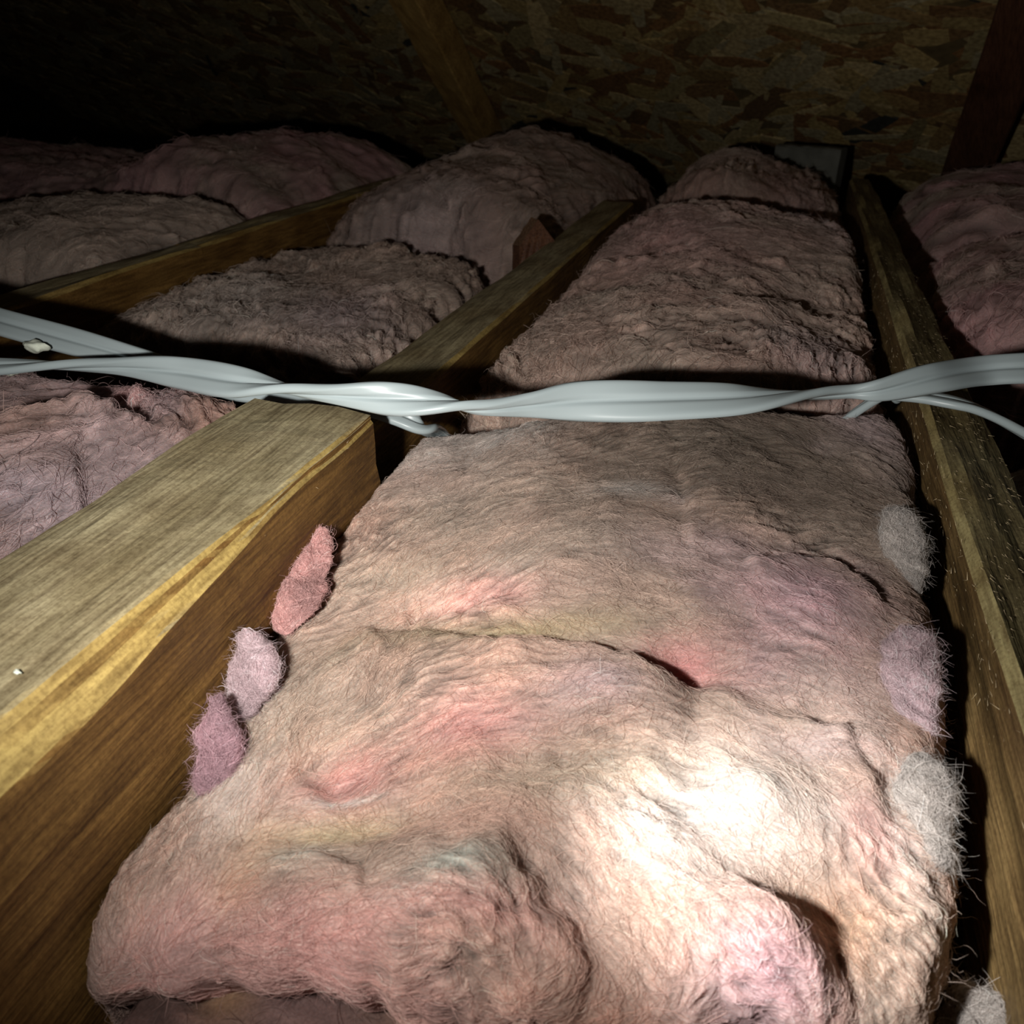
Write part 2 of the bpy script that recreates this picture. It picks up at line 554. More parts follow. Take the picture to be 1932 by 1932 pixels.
def smooth1(a, n):
    for _ in range(n):
        p = np.vstack([a[:1], a, a[-1:]])
        a = (p[:-2] + 2 * p[1:-1] + p[2:]) / 4
    return a


def fibres(name, parent, P, N, D, T, n, length, radius, lift, seed, stray=0.05, npts=7, jitter=0.28, weight=None, straylift=0.7, bright=1.12):
    """n separate glass fibres lying along the flow D over the surface grid P (normals N, tint T)"""
    rng = np.random.default_rng(seed)
    nv, nu = P.shape[:2]
    # area weighted starting places
    du = np.linalg.norm(np.diff(P, axis=1), axis=2)[:-1]; dv = np.linalg.norm(np.diff(P, axis=0), axis=2)[:, :-1]
    A = du * dv
    if weight is not None:
        A = A * weight[:-1, :-1]
    cdf = np.cumsum(A.ravel()); cdf /= cdf[-1]
    idx = np.searchsorted(cdf, rng.random(n))
    j = idx // (nu - 1) + rng.random(n); i = idx % (nu - 1) + rng.random(n)
    Ln = length * rng.lognormal(0, 0.45, n)
    is_stray = rng.random(n) < stray
    ja = rng.normal(0, jitter, n) + np.where(is_stray, rng.uniform(-2, 2, n), 0)
    curl = rng.normal(0, 0.22, n)
    lf = np.abs(rng.normal(0, lift, n)) + np.where(is_stray, np.abs(rng.normal(0, lift * 3.0 * straylift, n)), 0)
    sgn = rng.choice([-1.0, 1.0], n)
    # grid metric for stepping: world tangents per cell
    Pu = np.gradient(P, axis=1); Pv = np.gradient(P, axis=0)
    out = np.zeros((n, npts, 3), np.float32)
    ph = rng.uniform(0, 6.28, n)
    for k in range(npts):
        t = k / (npts - 1)
        p = samp(P, i, j); nn = samp(N, i, j)
        wob = np.sin(ph + t * 5.0)[:, None] * 0.0003
        h = lf * np.where(is_stray, t ** 1.3 * 1.6, np.sin(math.pi * min(1, t * 1.05)) ** 0.8) + 0.00012
        out[:, k] = p + nn * (h[:, None] + wob * 0.5)
        d = samp(D, i, j) * sgn[:, None]
        ang = ja + curl * k
        ca, sa = np.cos(ang), np.sin(ang)
        dx = d[:, 0] * ca - d[:, 1] * sa; dy = d[:, 0] * sa + d[:, 1] * ca
        step = Ln / (npts - 1)
        # world xy direction -> grid step through the tangents (least squares in 3-D)
        a = samp(Pu, i, j); b = samp(Pv, i, j)
        d3 = np.stack([dx, dy, np.zeros_like(dx)], 1)
        d3 = d3 - nn * np.sum(d3 * nn, 1, keepdims=True)
        d3 /= np.maximum(np.linalg.norm(d3, axis=1, keepdims=True), 1e-5)
        aa = np.sum(a * a, 1) + 1e-12; bb = np.sum(b * b, 1) + 1e-12; ab = np.sum(a * b, 1)
        ad = np.sum(a * d3, 1); bd = np.sum(b * d3, 1)
        det = aa * bb - ab * ab + 1e-16
        si = (ad * bb - bd * ab) / det * step; sj = (bd * aa - ad * ab) / det * step
        lim = 12.0
        i = i + np.clip(si, -lim, lim); j = j + np.clip(sj, -lim, lim)
    ii = idx % (nu - 1); jj = idx // (nu - 1)
    col = T[jj, ii] * bright * rng.lognormal(0, 0.16, n)[:, None]
    pale = rng.random(n) < 0.30
    col = np.where(pale[:, None], col * 1.4 + 0.035, col)
    return make_curves(name, parent, out, col, radius * rng.lognormal(0, 0.25, n))


def make_curves(name, parent, out, col, rad):
    n, npts = out.shape[:2]
    cu = bpy.data.hair_curves.new(name)
    cu.add_curves([npts] * n)
    cu.attributes['position'].data.foreach_set('vector', out.astype(np.float32).ravel())
    ra = cu.attributes.get('radius') or cu.attributes.new('radius', 'FLOAT', 'POINT')
    prof = np.interp(np.linspace(0, 1, npts), [0, 0.2, 0.75, 1], [0.6, 1, 0.9, 0.25])
    ra.data.foreach_set('value', (rad[:, None] * prof[None]).astype(np.float32).ravel())
    c4 = np.ones((n, 4), np.float32); c4[:, :3] = np.clip(col, 0.01, 0.95)
    ta = cu.attributes.new('tint', 'FLOAT_COLOR', 'CURVE')
    ta.data.foreach_set('color', c4.ravel())
    cu.materials.append(M_FIBRE)
    o = link(name, cu, parent)
    tag(o, kind='stuff')
    return o


def lic(noise, gi, gj, steps):
    acc = noise.copy(); nv, nu = noise.shape
    J0, I0 = np.mgrid[0:nv, 0:nu].astype(float)
    for s in (1, -1):
        I = I0.copy(); J = J0.copy()
        for k in range(steps):
            I += s * samp(gi, I, J) ; J += s * samp(gj, I, J)
            acc += samp(noise, I, J)
    acc -= acc.mean(); acc /= acc.std() + 1e-9
    return acc


def batt(name, label, left, right, ztop, nu, nv, guides, tints, base_cols, nfib, flen, frad, seed, feat=None, zb=None, pw=(12, 12), rag=0.004,
         lump=0.006, lump_s=0.09, streak=(0.0007, 0.0012), zref=-0.02, group=None, crown=0.0, cat='insulation batt', fuzz=0.08, lift=0.0008, xmin=None, undercut=0.0):
    """one batt of glass wool: left and right are its outlines front to back (x, y), ztop(X, Y) its top"""
    Lp = smooth1(resample(left, nv), 6); Rp = smooth1(resample(right, nv), 6)
    a = np.linspace(-1, 1, nu); m = 0.45 * a + 0.55 * np.sin(a * math.pi / 2)
    b = np.linspace(-1, 1, nv); mt = 0.55 * b + 0.45 * np.sin(b * math.pi / 2)
    tt = (mt + 1) / 2
    rows = tt * (nv - 1)
    Lr = np.stack([np.interp(rows, np.arange(nv), Lp[:, k]) for k in range(2)], 1)
    Rr = np.stack([np.interp(rows, np.arange(nv), Rp[:, k]) for k in range(2)], 1)
    s = (m[None, :] + 1) / 2
    X = Lr[:, :1] * (1 - s) + Rr[:, :1] * s
    Y = Lr[:, 1:] * (1 - s) + Rr[:, 1:] * s
    # ragged outline
    es = np.abs(m[None, :]) ** 6 * np.sign(m[None, :]); et = np.abs(mt[:, None]) ** 6 * np.sign(mt[:, None])
    X = X + es * rag * fbm(Y * 1.0 + X * 0.1, Y * 0 + seed, 0.03, seed + 5)
    Y = Y + et * rag * 1.6 * fbm(X, X * 0 + seed, 0.03, seed + 9)
    if xmin is not None:
        X = np.maximum(X, xmin(Y))
    zt = ztop(X, Y) + lump * fbm(X, Y, lump_s, seed + 20, 3)
    if feat is not None:
        zt = zt + feat(X, Y)
    zbot = FLOOR_Z + 0.002 if zb is None else zb
    es = (1 - np.abs(m[None, :]) ** pw[0]) ** (1 / 2.6); et = (1 - np.abs(mt[:, None]) ** pw[1]) ** (1 / 2.6)
    Z = zbot + (zt - zbot) * es * et
    if undercut:
        front = np.clip((-mt[:, None] - 0.93) / 0.07, 0, 1)
        Y = Y + undercut * front * np.clip((zt - Z - 0.02) / (zt - zbot), 0, 1)
    P = np.stack([X, Y, Z], -1)

    def normals(P):
        n = np.cross(np.gradient(P, axis=1), np.gradient(P, axis=0))
        return n / np.maximum(np.linalg.norm(n, axis=2, keepdims=True), 1e-12)
    N = normals(P)
    # flow of the fibres: doubled-angle blend of the guides
    c2 = np.zeros(X.shape); s2 = np.zeros(X.shape)
    for (px, py, dx, dy) in guides:
        p = at(px, py, zref)[:2]; q = at(px + dx * 8, py + dy * 8, zref)[:2]
        th = math.atan2(q[1] - p[1], q[0] - p[0])
        w = 1.0 / (((X - p[0]) ** 2 + (Y - p[1]) ** 2) + 0.0004) ** 1.5
        c2 += w * math.cos(2 * th); s2 += w * math.sin(2 * th)
    th = 0.5 * np.arctan2(s2, c2) + 0.40 * fbm(X, Y, 0.022, seed + 40, 3) + 0.35 * vnoise(X, Y, 0.06, seed + 45)
    D = np.stack([np.cos(th), np.sin(th), np.zeros_like(th)], -1)
    # streaks drawn out along the flow: relief of matted tufts
    Pu = np.gradient(P, axis=1); Pv = np.gradient(P, axis=0)
    aa = (Pu ** 2).sum(-1) + 1e-12; bb = (Pv ** 2).sum(-1) + 1e-12; ab = (Pu * Pv).sum(-1)
    ad = (Pu * D).sum(-1); bd = (Pv * D).sum(-1); det = aa * bb - ab * ab + 1e-14
    gi = (ad * bb - bd * ab) / det; gj = (bd * aa - ad * ab) / det
    g = np.hypot(gi, gj) + 1e-9
    gi /= g; gj /= g
    # direction sign must be steady for the walk: work with samp on components (flow is smooth)
    rng = np.random.default_rng(seed)
    cell = math.sqrt(np.median(aa) * np.median(bb)) ** 0.5
    fine = lic(rng.normal(0, 1, X.shape), gi, gj, max(3, int(flen * 0.32 / cell)))
    coarse = lic(blur(rng.normal(0, 1, X.shape), max(2, int((0.0016 / cell) ** 2))), gi, gj, max(4, int(flen * 0.6 / cell)))
    mask = np.clip(0.85 + 1.5 * fbm(X, Y, 0.045, seed + 60, 2), 0.1, 2.2)
    disp = streak[0] * np.clip(fine, -2.5, 2.5) * (0.5 + 0.5 * mask) + 0.6 * streak[1] * fbm(X, Y, 0.012, seed + 66, 3) + streak[1] * np.clip(coarse, -2.2, 2.2) * mask
    P = P + N * disp[..., None]
    N = normals(P)
    # tint: clean and dusty wool in patches, some light and shade painted in
    n1 = np.clip(0.5 + 0.55 * fbm(X, Y, 0.06, seed + 70, 3), 0, 1)[..., None]
    T = base_cols[0] * (1 - n1) + base_cols[1] * n1
    for (px, py, rx, ry, col, w) in tints:
        c = at(px, py, zref)[:2]
        ex = np.linalg.norm(at(px + rx, py, zref)[:2] - c); ey = np.linalg.norm(at(px, py - ry, zref)[:2] - c)
        ux = (at(px + rx, py, zref)[:2] - c) / ex
        dx = (X - c[0]) * ux[0] + (Y - c[1]) * ux[1]; dy = -(X - c[0]) * ux[1] + (Y - c[1]) * ux[0]
        r2 = (dx / ex) ** 2 + (dy / ey) ** 2
        r2 = r2 * (1 + 0.5 * fbm(X, Y, 0.025, seed + 77, 2))
        k = (w * np.exp(-np.clip(r2, 0, 40)))[..., None]
        T = T * (1 - k) + col * k
    T = T * (1 + 0.13 * np.clip(coarse, -2, 2) * (0.4 + 0.6 * mask) + 0.07 * np.clip(fine, -2, 2) + 0.12 * fbm(X, Y, 0.018, seed + 83, 3))[..., None]
    T = np.clip(T, 0.02, 0.9)
    me = np_mesh(name, P.reshape(-1, 3), grid_faces(nu, nv), M_WOOL)
    c4 = np.ones((nu * nv, 4), np.float32); c4[:, :3] = T.reshape(-1, 3)
    me.attributes.new('tint', 'FLOAT_COLOR', 'POINT').data.foreach_set('color', c4.ravel())
    o = link(name, me)
    tag(o, label, cat, group)
    if nfib:
        lock = np.exp(1.1 * np.clip(coarse, -2, 2) + 0.5 * np.clip(fine, -2, 2) + 0.9 * fbm(X, Y, 0.03, seed + 88, 3))
        fibres('fibres', o, P, N, D, T, nfib, flen, frad, lift, seed + 90, weight=lock)
        edge = (np.maximum(np.abs(m[None, :]), np.abs(mt[:, None])) > 0.965) * (np.maximum(np.abs(m[None, :]), np.abs(mt[:, None])) < 0.9985) * 1.0
        edge = edge * (N[..., 2] > -0.2)
        if fuzz:
            fibres('edge_fibres', o, P, N, D, T, int(nfib * fuzz), flen * 0.55, frad * 0.9, lift * 1.6, seed + 91, stray=0.4, weight=edge + 1e-6, jitter=0.8, straylift=1.1)
    return o, P, N, D, T


def px(pts, dz=0.0):
    return [tuple(at(a, b, c + dz)[:2]) for a, b, c in pts]


def lines(pts, z):
    return [tuple(at(a, b, z)[:2]) for a, b in pts]


# ---- the near batt ------------------------------------------------------------------------------------
NZ = -0.03


def near_z(X, Y):
    return np.interp(Y, [0.05, 0.10, 0.15, 0.2, 0.3, 0.38, 0.47], [-0.058, -0.048, -0.038, -0.030, -0.014, -0.006, -0.003]) \
        + 0.010 * np.exp(-((X + 0.05) / 0.08) ** 2) - 0.006


LIPS = [  # outline of an upper layer's edge (px), height A, spread D front, drop B behind, edge softness
    ([(640, 1180), (760, 1205), (900, 1238), (1020, 1246), (1120, 1268), (1220, 1298), (1320, 1312)], -1, 0.008, 0.04, 0.005, 0.0024),
    ([(1320, 1312), (1420, 1345), (1540, 1380), (1640, 1410), (1700, 1440)], -1, 0.004, 0.03, 0.004, 0.003),
    ([(540, 1395), (575, 1450), (625, 1485), (700, 1492), (740, 1470)], -1, 0.0022, 0.02, 0.003, 0.0025),
    ([(760, 1185), (850, 1172), (980, 1160)], -1, 0.003, 0.02, 0.005, 0.0016),
    ([(880, 965), (920, 920), (985, 880), (1060, 862), (1180, 850)], -1, 0.004, 0.03, 0.003, 0.0016),
    ([(740, 1085), (800, 1050), (900, 1010), (1010, 985)], -1, 0.002, 0.02, 0.002, 0.0014),
    ([(1405, 1190), (1400, 1120), (1470, 1105), (1560, 1112), (1630, 1160), (1665, 1210)], -1, 0.0035, 0.03, 0.003, 0.0016),
    ([(470, 1590), (560, 1575), (640, 1595), (680, 1625), (690, 1680)], -1, 0.004, 0.03, 0.003, 0.0018),
    ([(930, 1545), (985, 1640), (1060, 1715), (1112, 1780), (1090, 1850), (1030, 1932)], -1, 0.009, 0.035, 0.008, 0.0032),
    ([(1180, 1650), (1290, 1650), (1400, 1650), (1500, 1690), (1580, 1760), (1650, 1830), (1710, 1932)], -1, 0.006, 0.04, 0.008, 0.006),
    ([(1250, 1535), (1330, 1550), (1450, 1600), (1560, 1640), (1680, 1690)], -1, -0.005, 0.02, -0.003, 0.006),
    ([(1480, 1350), (1580, 1400), (1650, 1470), (1690, 1560)], -1, 0.004, 0.018, 0.004, 0.0022),
    ([(560, 1290), (640, 1235), (700, 1200)], -1, 0.003, 0.02, 0.003, 0.002),
    ([(1040, 1468), (1160, 1440), (1290, 1440)], -1, 0.0025, 0.025, 0.003, 0.0025),
    ([(680, 1560), (800, 1575), (900, 1610), (960, 1680)], -1, 0.003, 0.02, 0.003, 0.0028),
    ([(640, 1760), (720, 1725), (760, 1790), (740, 1880)], -1, 0.003, 0.02, 0.003, 0.003),
    ([(1290, 1110), (1285, 1010), (1270, 930)], -1, 0.0025, 0.03, 0.0025, 0.002),
    ([(900, 1478), (1000, 1490), (1100, 1470), (1230, 1500)], -1, 0.002, 0.02, 0.002, 0.0025),
]
PITS = [(1300, 1288, 60, 26, -0.013), (640, 1440, 90, 40, -0.005), (880, 1158, 110, 18, -0.004), (880, 1370, 70, 30, -0.003), (1500, 1200, 130, 70, 0.006),
        (1430, 1520, 90, 55, 0.010), (1300, 1610, 70, 50, 0.007), (1420, 1740, 140, 70, 0.010), (700, 1760, 300, 110, 0.010), (300, 1700, 120, 90, 0.006),
        (880, 1800, 110, 80, 0.006), (1100, 1350, 160, 50, 0.005), (640, 1530, 200, 30, -0.005), (1640, 1400, 80, 30, 0.006), (1580, 1650, 120, 40, -0.010), (1650, 1790, 80, 100, -0.012), (960, 880, 70, 40, 0.003),
        (1180, 1560, 130, 40, 0.004), (1000, 1700, 60, 60, -0.006), (1220, 1840, 60, 60, -0.006), (1000, 1060, 200, 60, 0.004), (1280, 960, 30, 160, -0.002)]


def near_feat(X, Y):
    h = np.zeros(X.shape)
    for pts, side, A, Df, B, soft in LIPS:
        d, par = polydist(X, Y, lines(pts, NZ))
        d = d * side + 0.002 * fbm(X, Y, 0.012, 77, 2)
        tp = np.clip(np.minimum(par, 1 - par) / 0.14, 0, 1); tp = tp * tp * (3 - 2 * tp)
        front = 1 / (1 + np.exp(-d / soft * 1.5))
        h += 0.85 * tp * (A * front * np.exp(-np.clip(d, 0, 9) / Df) - B * (1 - front) * np.exp(-np.clip(-d, 0, 9) / (Df * 0.7)))
    for x, y, rx, ry, A in PITS:
        c = at(x, y, NZ)[:2]
        u = at(x + rx, y, NZ)[:2] - c; ex = np.linalg.norm(u); u /= ex
        ey = np.linalg.norm(at(x, y - ry, NZ)[:2] - c)
        dx = (X - c[0]) * u[0] + (Y - c[1]) * u[1]; dy = -(X - c[0]) * u[1] + (Y - c[1]) * u[0]
        h += A * np.exp(-(dx / ex) ** 2 - (dy / ey) ** 2)
    return h


NEAR_GUIDES = [(700, 960, 1, -.7), (900, 900, 1, -.5), (1050, 830, 1, -.3), (1250, 830, 1, .05), (1400, 900, 1, .15), (1600, 900, 1, .5), (1680, 780, 1, .8),
               (1200, 1000, 1, -.15), (1400, 1000, 1, .05), (900, 1050, 1, -.35), (650, 1150, 1, -.6), (500, 1250, .8, -1), (420, 1400, .5, -1),
               (700, 1300, 1, -.6), (900, 1330, 1, -.3), (1100, 1300, 1, .1), (1200, 1200, 1, .05), (1500, 1200, 1, .3), (1300, 1430, 1, .3),
               (1500, 1450, 1, .5), (1650, 1600, .8, 1), (1400, 1600, 1, .4), (1200, 1700, 1, .5), (1100, 1600, .6, 1), (1000, 1550, .7, 1),
               (850, 1480, 1, .1), (700, 1550, 1, .1), (850, 1650, 1, .5), (950, 1750, .5, 1), (600, 1700, 1, -.1), (650, 1820, .3, 1), (450, 1800, 1, -.3),
               (300, 1750, .6, -1), (200, 1800, .1, -1), (800, 1850, .8, -.5), (1000, 1880, .5, -1), (1200, 1900, .3, -1), (1450, 1780, 1, .4), (1600, 1850, .6, 1), (1350, 1900, .2, 1)]
NEAR_TINTS = [(1330, 900, 420, 150, DUST_SHADE * 0.46, .97), (1450, 780, 260, 40, DUST_SHADE * .6, .7), (1580, 980, 130, 110, DUST_SHADE * .6, .7), (820, 1010, 160, 40, DUST_SHADE * .85, .5), (960, 885, 80, 40, PALE * .9, .6), (800, 900, 130, 60, PALE * 0.85, .6), (1620, 850, 90, 60, LILAC * 0.8, .6), (640, 1440, 110, 50, PINK, .9), (880, 1160, 120, 28, PINK, .85),
              (1290, 1275, 80, 35, PINK * 0.95, .95), (880, 1380, 110, 45, PINK, .7), (1500, 1200, 150, 90, LILAC * np.array((1.1, .95, .98)), .85), (1300, 1110, 130, 40, LILAC * .9, .35),
              (300, 1720, 160, 90, PINK * np.array((1, 1.15, 1.12)), .75), (560, 1760, 200, 80, PINK * np.array((1, 1.12, 1.1)), .7), (900, 1710, 120, 50, PINK, .5), (750, 1870, 200, 50, PINK, .7),
              (1200, 1870, 120, 60, ORANGE * np.array((1.1, 1.05, 1.3)), .7), (1460, 1800, 170, 80, LILAC * np.array((1.05, .88, .92)), .8), (1650, 1560, 60, 60, PINK, .6), (1560, 1430, 120, 30, LILAC, .4),
              (640, 1483, 70, 7, PALE, .8), (620, 1530, 120, 22, OLIVE, .6), (540, 1575, 60, 25, GREENISH, .75), (860, 1640, 90, 40, GREENISH, .75), (720, 1590, 90, 25, DUST_SHADE * 0.7, .6), (430, 1630, 50, 40, ORANGE, .3),
              (1040, 1480, 200, 40, CREAM, .6), (1350, 1540, 230, 90, PALE * 1.0, .75), (1600, 1690, 90, 60, ORANGE * 0.7, .75), (1680, 1800, 60, 90, DUST_SHADE * .7, .6), (930, 1640, 40, 60, DUST_SHADE * .9, .5), (1150, 1450, 120, 40, CREAM * .9, .5), (560, 1400, 140, 60, CREAM * 0.95, .5), (480, 1560, 80, 40, ORANGE, .35),  # torch hot spot painted in pale, shade right of the bump in brown
              (1130, 1340, 100, 40, LILAC * 1.05, .6), (1180, 1005, 70, 14, PALE * 0.8, .5), (760, 1180, 150, 50, CREAM * 0.9, .4), (960, 1222, 240, 24, OLIVE * 0.6, .8), (560, 1260, 150, 60, DUST_SHADE * .9, .5), (760, 1110, 120, 40, CREAM, .4), (430, 1450, 60, 80, PALE * 0.95, .4), (1710, 1560, 40, 120, PALE, .5)]  # olive band paints in the shade behind the fold lip
nearL = px([(140, 1862, -.050), (185, 1740, -.052), (240, 1600, -.042), (345, 1490, -.036), (425, 1330, -.03), (525, 1150, -.018), (605, 1000, -.010), (690, 885, -.006), (767, 786, -.004)])
nearR = px([(1690, 1975, -.06), (1755, 1800, -.058), (1772, 1650, -.052), (1768, 1500, -.046), (1768, 1300, -.036), (1745, 1120, -.026), (1742, 1000, -.018), (1735, 880, -.01), (1715, 800, -.006), (1692, 750, -.004)])
nearL = [(x - 0.012, y) for x, y in nearL]; nearR = [(x + 0.006, y) for x, y in nearR]
nb, P, N, D, T = batt('insulation_batt', 'large near pink batt in the torch spot with folds and dusty patches', nearL, nearR, near_z, 560, 760, NEAR_GUIDES, NEAR_TINTS,
                      (TAN, TAN * np.array((1.02, .88, .86))), 150000, 0.008, 0.000052, 100, near_feat, zref=NZ, pw=(30, 30), rag=0.004, lump=0.0035, lump_s=0.05,
                      streak=(0.00013, 0.00034), lift=0.0005, xmin=lambda Y: np.interp(Y, [.1, .3], [-.1885, -.1975]), fuzz=0.05, undercut=0.055)


def flap(name, outline, z0, z1, thick, col, seed, parent, nf=2500, lean=(0, 0)):
    """torn piece of wool sticking up at the batt's edge: a rounded pad swept along an outline of (px, py, z, half width px)"""
    pts = np.array([at(a, b, z) for a, b, z, w in outline])
    wd = np.array([np.linalg.norm(at(a + w, b, z) - at(a, b, z)) for a, b, z, w in outline])
    n = 60; m = 40
    q = resample(np.c_[pts, wd], n); q = smooth1(q, 6)
    tan = np.gradient(q[:, :3], axis=0); tan /= np.linalg.norm(tan, axis=1, keepdims=True)
    view = np.array([0.1 + lean[0], -0.55 + lean[1], 0.8]); view /= np.linalg.norm(view)
    side = np.cross(tan, view); side /= np.linalg.norm(side, axis=1, keepdims=True)
    nor = np.cross(side, tan)
    ang = np.linspace(0, 2 * math.pi, m, endpoint=True)
    e = np.sqrt(np.clip(1 - np.abs(np.linspace(-1, 1, n)) ** 3, 0, 1))
    e = e * (1 + (0.12 if 'tuft' in name else 0.22) * vnoise(np.linspace(0, 6, n), np.full(n, seed * 1.7), 1.0, seed))
    P = (q[:, None, :3] + side[:, None] * (np.cos(ang)[None, :, None] * (q[:, 3] * e)[:, None, None])
         + nor[:, None] * (np.sin(ang)[None, :, None] * (thick * e)[:, None, None]))
    Nn = np.cross(np.gradient(P, axis=1), np.gradient(P, axis=0)); Nn /= np.maximum(np.linalg.norm(Nn, axis=2, keepdims=True), 1e-9)
    ctr = q[:, None, :3]
    if np.mean(np.sum(Nn * (P - ctr), -1)) < 0:
        Nn = -Nn
    P = P + Nn * ((0.0013 if 'tuft' in name or 'lump' in name else 0.0022) * fbm(P[..., 0] + P[..., 2], P[..., 1] + 0.5 * P[..., 2], 0.009, seed, 4))[..., None]
    D = np.repeat(tan[:, None], m, 1).copy()
    T = np.ones(P.shape) * col * (1 + 0.30 * fbm(P[..., 0], P[..., 1], 0.008, seed + 3, 3))[..., None]
    me = np_mesh(name, P.reshape(-1, 3), grid_faces(m, n), M_WOOL)
    c4 = np.ones((m * n, 4), np.float32); c4[:, :3] = T.reshape(-1, 3)
    me.attributes.new('tint', 'FLOAT_COLOR', 'POINT').data.foreach_set('color', c4.ravel())
    o = link(name, me, parent)
    fibres('fibres', o, P, Nn, D, T, nf * 3, 0.007, 0.00005, 0.0008, seed + 1, stray=0.10, jitter=0.55)
    return o


tag(flap('torn_flap', [(606, 992, -.003, 24), (590, 1060, -.011, 40), (562, 1130, -.018, 40), (528, 1200, -.028, 34)], 0, 0, .0025, PINK * np.array((.85, 1.0, 1.0)), 301, nb), 'pink sliver of wool standing up against the left joist')
flap('torn_flap', [(466, 1185, -.007, 7), (482, 1230, -.017, 28), (472, 1290, -.025, 40), (446, 1350, -.033, 36)], 0, 0, .0025, LILAC, 302, nb)
flap('torn_flap', [(406, 1315, -.014, 9), (414, 1370, -.025, 28), (408, 1430, -.034, 34), (392, 1490, -.042, 28)], 0, 0, .0025, LILAC * np.array((.95, .8, .85)), 303, nb)
tag(flap('torn_flap', [(1712, 1190, -.010, 46), (1718, 1260, -.016, 50), (1726, 1330, -.024, 40), (1738, 1400, -.032, 24)], 0, 0, .005, LILAC * 1.1, 304, nb, 4000), 'lilac flap of wool at the right edge')
tag(flap('fibre_tuft', [(1733, 1415, -.020, 34), (1745, 1480, -.027, 46), (1755, 1570, -.038, 36), (1748, 1690, -.050, 22)], 0, 0, .008, PALE * .72, 305, nb, 5000), 'grey fuzzy tuft hanging over the right edge')
flap('fibre_tuft', [(1690, 955, -.004, 28), (1700, 1010, -.010, 36), (1716, 1070, -.017, 26), (1728, 1130, -.026, 12)], 0, 0, .006, PALE * .75, 306, nb, 3000)


def wisps(name, parent, starts, n, length, seed, col, drift, rad=0.00009):
    rng = np.random.default_rng(seed)
    k = 10
    out = np.zeros((n, k, 3)); 
    for a in range(n):
        p = at(*starts[rng.integers(len(starts))]) + rng.normal(0, 0.002, 3)
        d = np.array(drift) + rng.normal(0, 0.45, 3); d /= np.linalg.norm(d)
        L = length * rng.uniform(0.4, 1.3)
        bend = rng.normal(0, 0.18, 3)
        for q in range(k):
            out[a, q] = p
            p = p + d * L / k
            d = d + bend + rng.normal(0, 0.10, 3); d /= np.linalg.norm(d)
    make_curves(name, parent, out, np.ones((n, 3)) * np.array(col) * rng.uniform(0.7, 1.1, (n, 1)), np.full(n, rad))


wisps('loose_fibres', nb, [(1770, 1470, -.04), (1775, 1520, -.042), (1765, 1570, -.046), (1765, 1610, -.048)], 60, 0.011, 55, (0.6, 0.57, 0.54), (0.7, -0.5, -0.3))
wisps('loose_fibres', nb, [(1738, 970, -.012), (1735, 1000, -.016), (1690, 1180, -.022)], 22, 0.008, 56, (0.55, 0.5, 0.48), (0.8, 0.2, 0.25))

# ---- the other batts ----------------------------------------------------------------------------------


def flat(z, crown=0.012, cx=None, wx=0.15, dome_y=None):
    def f(X, Y):
        h = np.full(X.shape, z)
        if cx is not None:
            h = h + crown * np.exp(-((X - cx) / wx) ** 2)
        if dome_y:
            h = h + dome_y[2] * np.exp(-((Y - dome_y[0]) / dome_y[1]) ** 2)
        return h
    return f


# batt piece under the near one's front edge, its shade painted into the brown
batt('insulation_batt', 'low piece of batt, brown with painted shade, showing under the bottom left of the near batt', [(-0.186, -0.06), (-0.186, 0.142)], [(0.098, -0.06), (0.098, 0.142)],
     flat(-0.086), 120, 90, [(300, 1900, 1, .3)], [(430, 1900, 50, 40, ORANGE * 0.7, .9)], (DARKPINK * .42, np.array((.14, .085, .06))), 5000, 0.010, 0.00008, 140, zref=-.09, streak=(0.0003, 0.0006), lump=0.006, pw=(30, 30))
# middle bay, behind the cables
midL = [(-0.214, 0.512), (-0.214, 0.7), (-0.214, 0.9), (-0.20, 1.24)]
midR = [(0.103, 0.60), (0.100, 0.7), (0.098, 0.9), (0.092, 1.26)]


def mid_feat(X, Y):
    h = np.zeros(X.shape)
    for pts, A, B, soft, Df in (([(1070, 540), (1120, 516), (1230, 520), (1340, 512)], .010, .004, .004, .06), ([(1080, 470), (1180, 400), (1350, 390), (1500, 400)], -.003, -.003, .02, .05),
                                ([(1340, 620), (1480, 580), (1600, 600)], .005, .004, .005, .05)):
        d, par = polydist(X, Y, lines(pts, -.005))
        d = -d
        tp = np.clip(np.minimum(par, 1 - par) / 0.2, 0, 1)
        fr = 1 / (1 + np.exp(-d / soft * 2.2))
        h += tp * (A * fr * np.exp(-np.clip(d, 0, 9) / Df) - B * (1 - fr) * np.exp(-np.clip(-d, 0, 9) / Df))
    return h


batt('insulation_batt', 'long batt behind the cables in the middle bay with one cross fold', midL, midR, flat(-.016, .022, -.07, .12, (1.10, .2, .02)), 300, 330,
     [(950, 680, .8, -1), (1000, 600, 1, -.9), (1100, 600, 1, -.5), (1200, 560, 1, -.15), (1300, 650, 1, -.1), (1500, 600, 1, .25), (1600, 680, 1, .6), (1350, 450, 1, .1), (1150, 450, 1, -.4)],
     [(1000, 660, 120, 60, TAN, .5), (1250, 480, 160, 50, DARKPINK * 1.1, .5), (1550, 680, 100, 40, LILAC * .8, .5), (1530, 440, 80, 40, LILAC * 0.8, .5)],
     (TAN * 0.92, TAN * np.array((.9, .8, .8))), 50000, 0.016, 0.00013, 150, mid_feat, zref=-.01, pw=(24, 18), rag=.007, lump=.006, streak=(.0005, .0011), lift=.0013)
farL = [(-0.208, 1.36), (-0.208, 1.5), (-0.208, 1.72)]
farR = [(0.10, 1.36), (0.10, 1.5), (0.10, 1.70)]
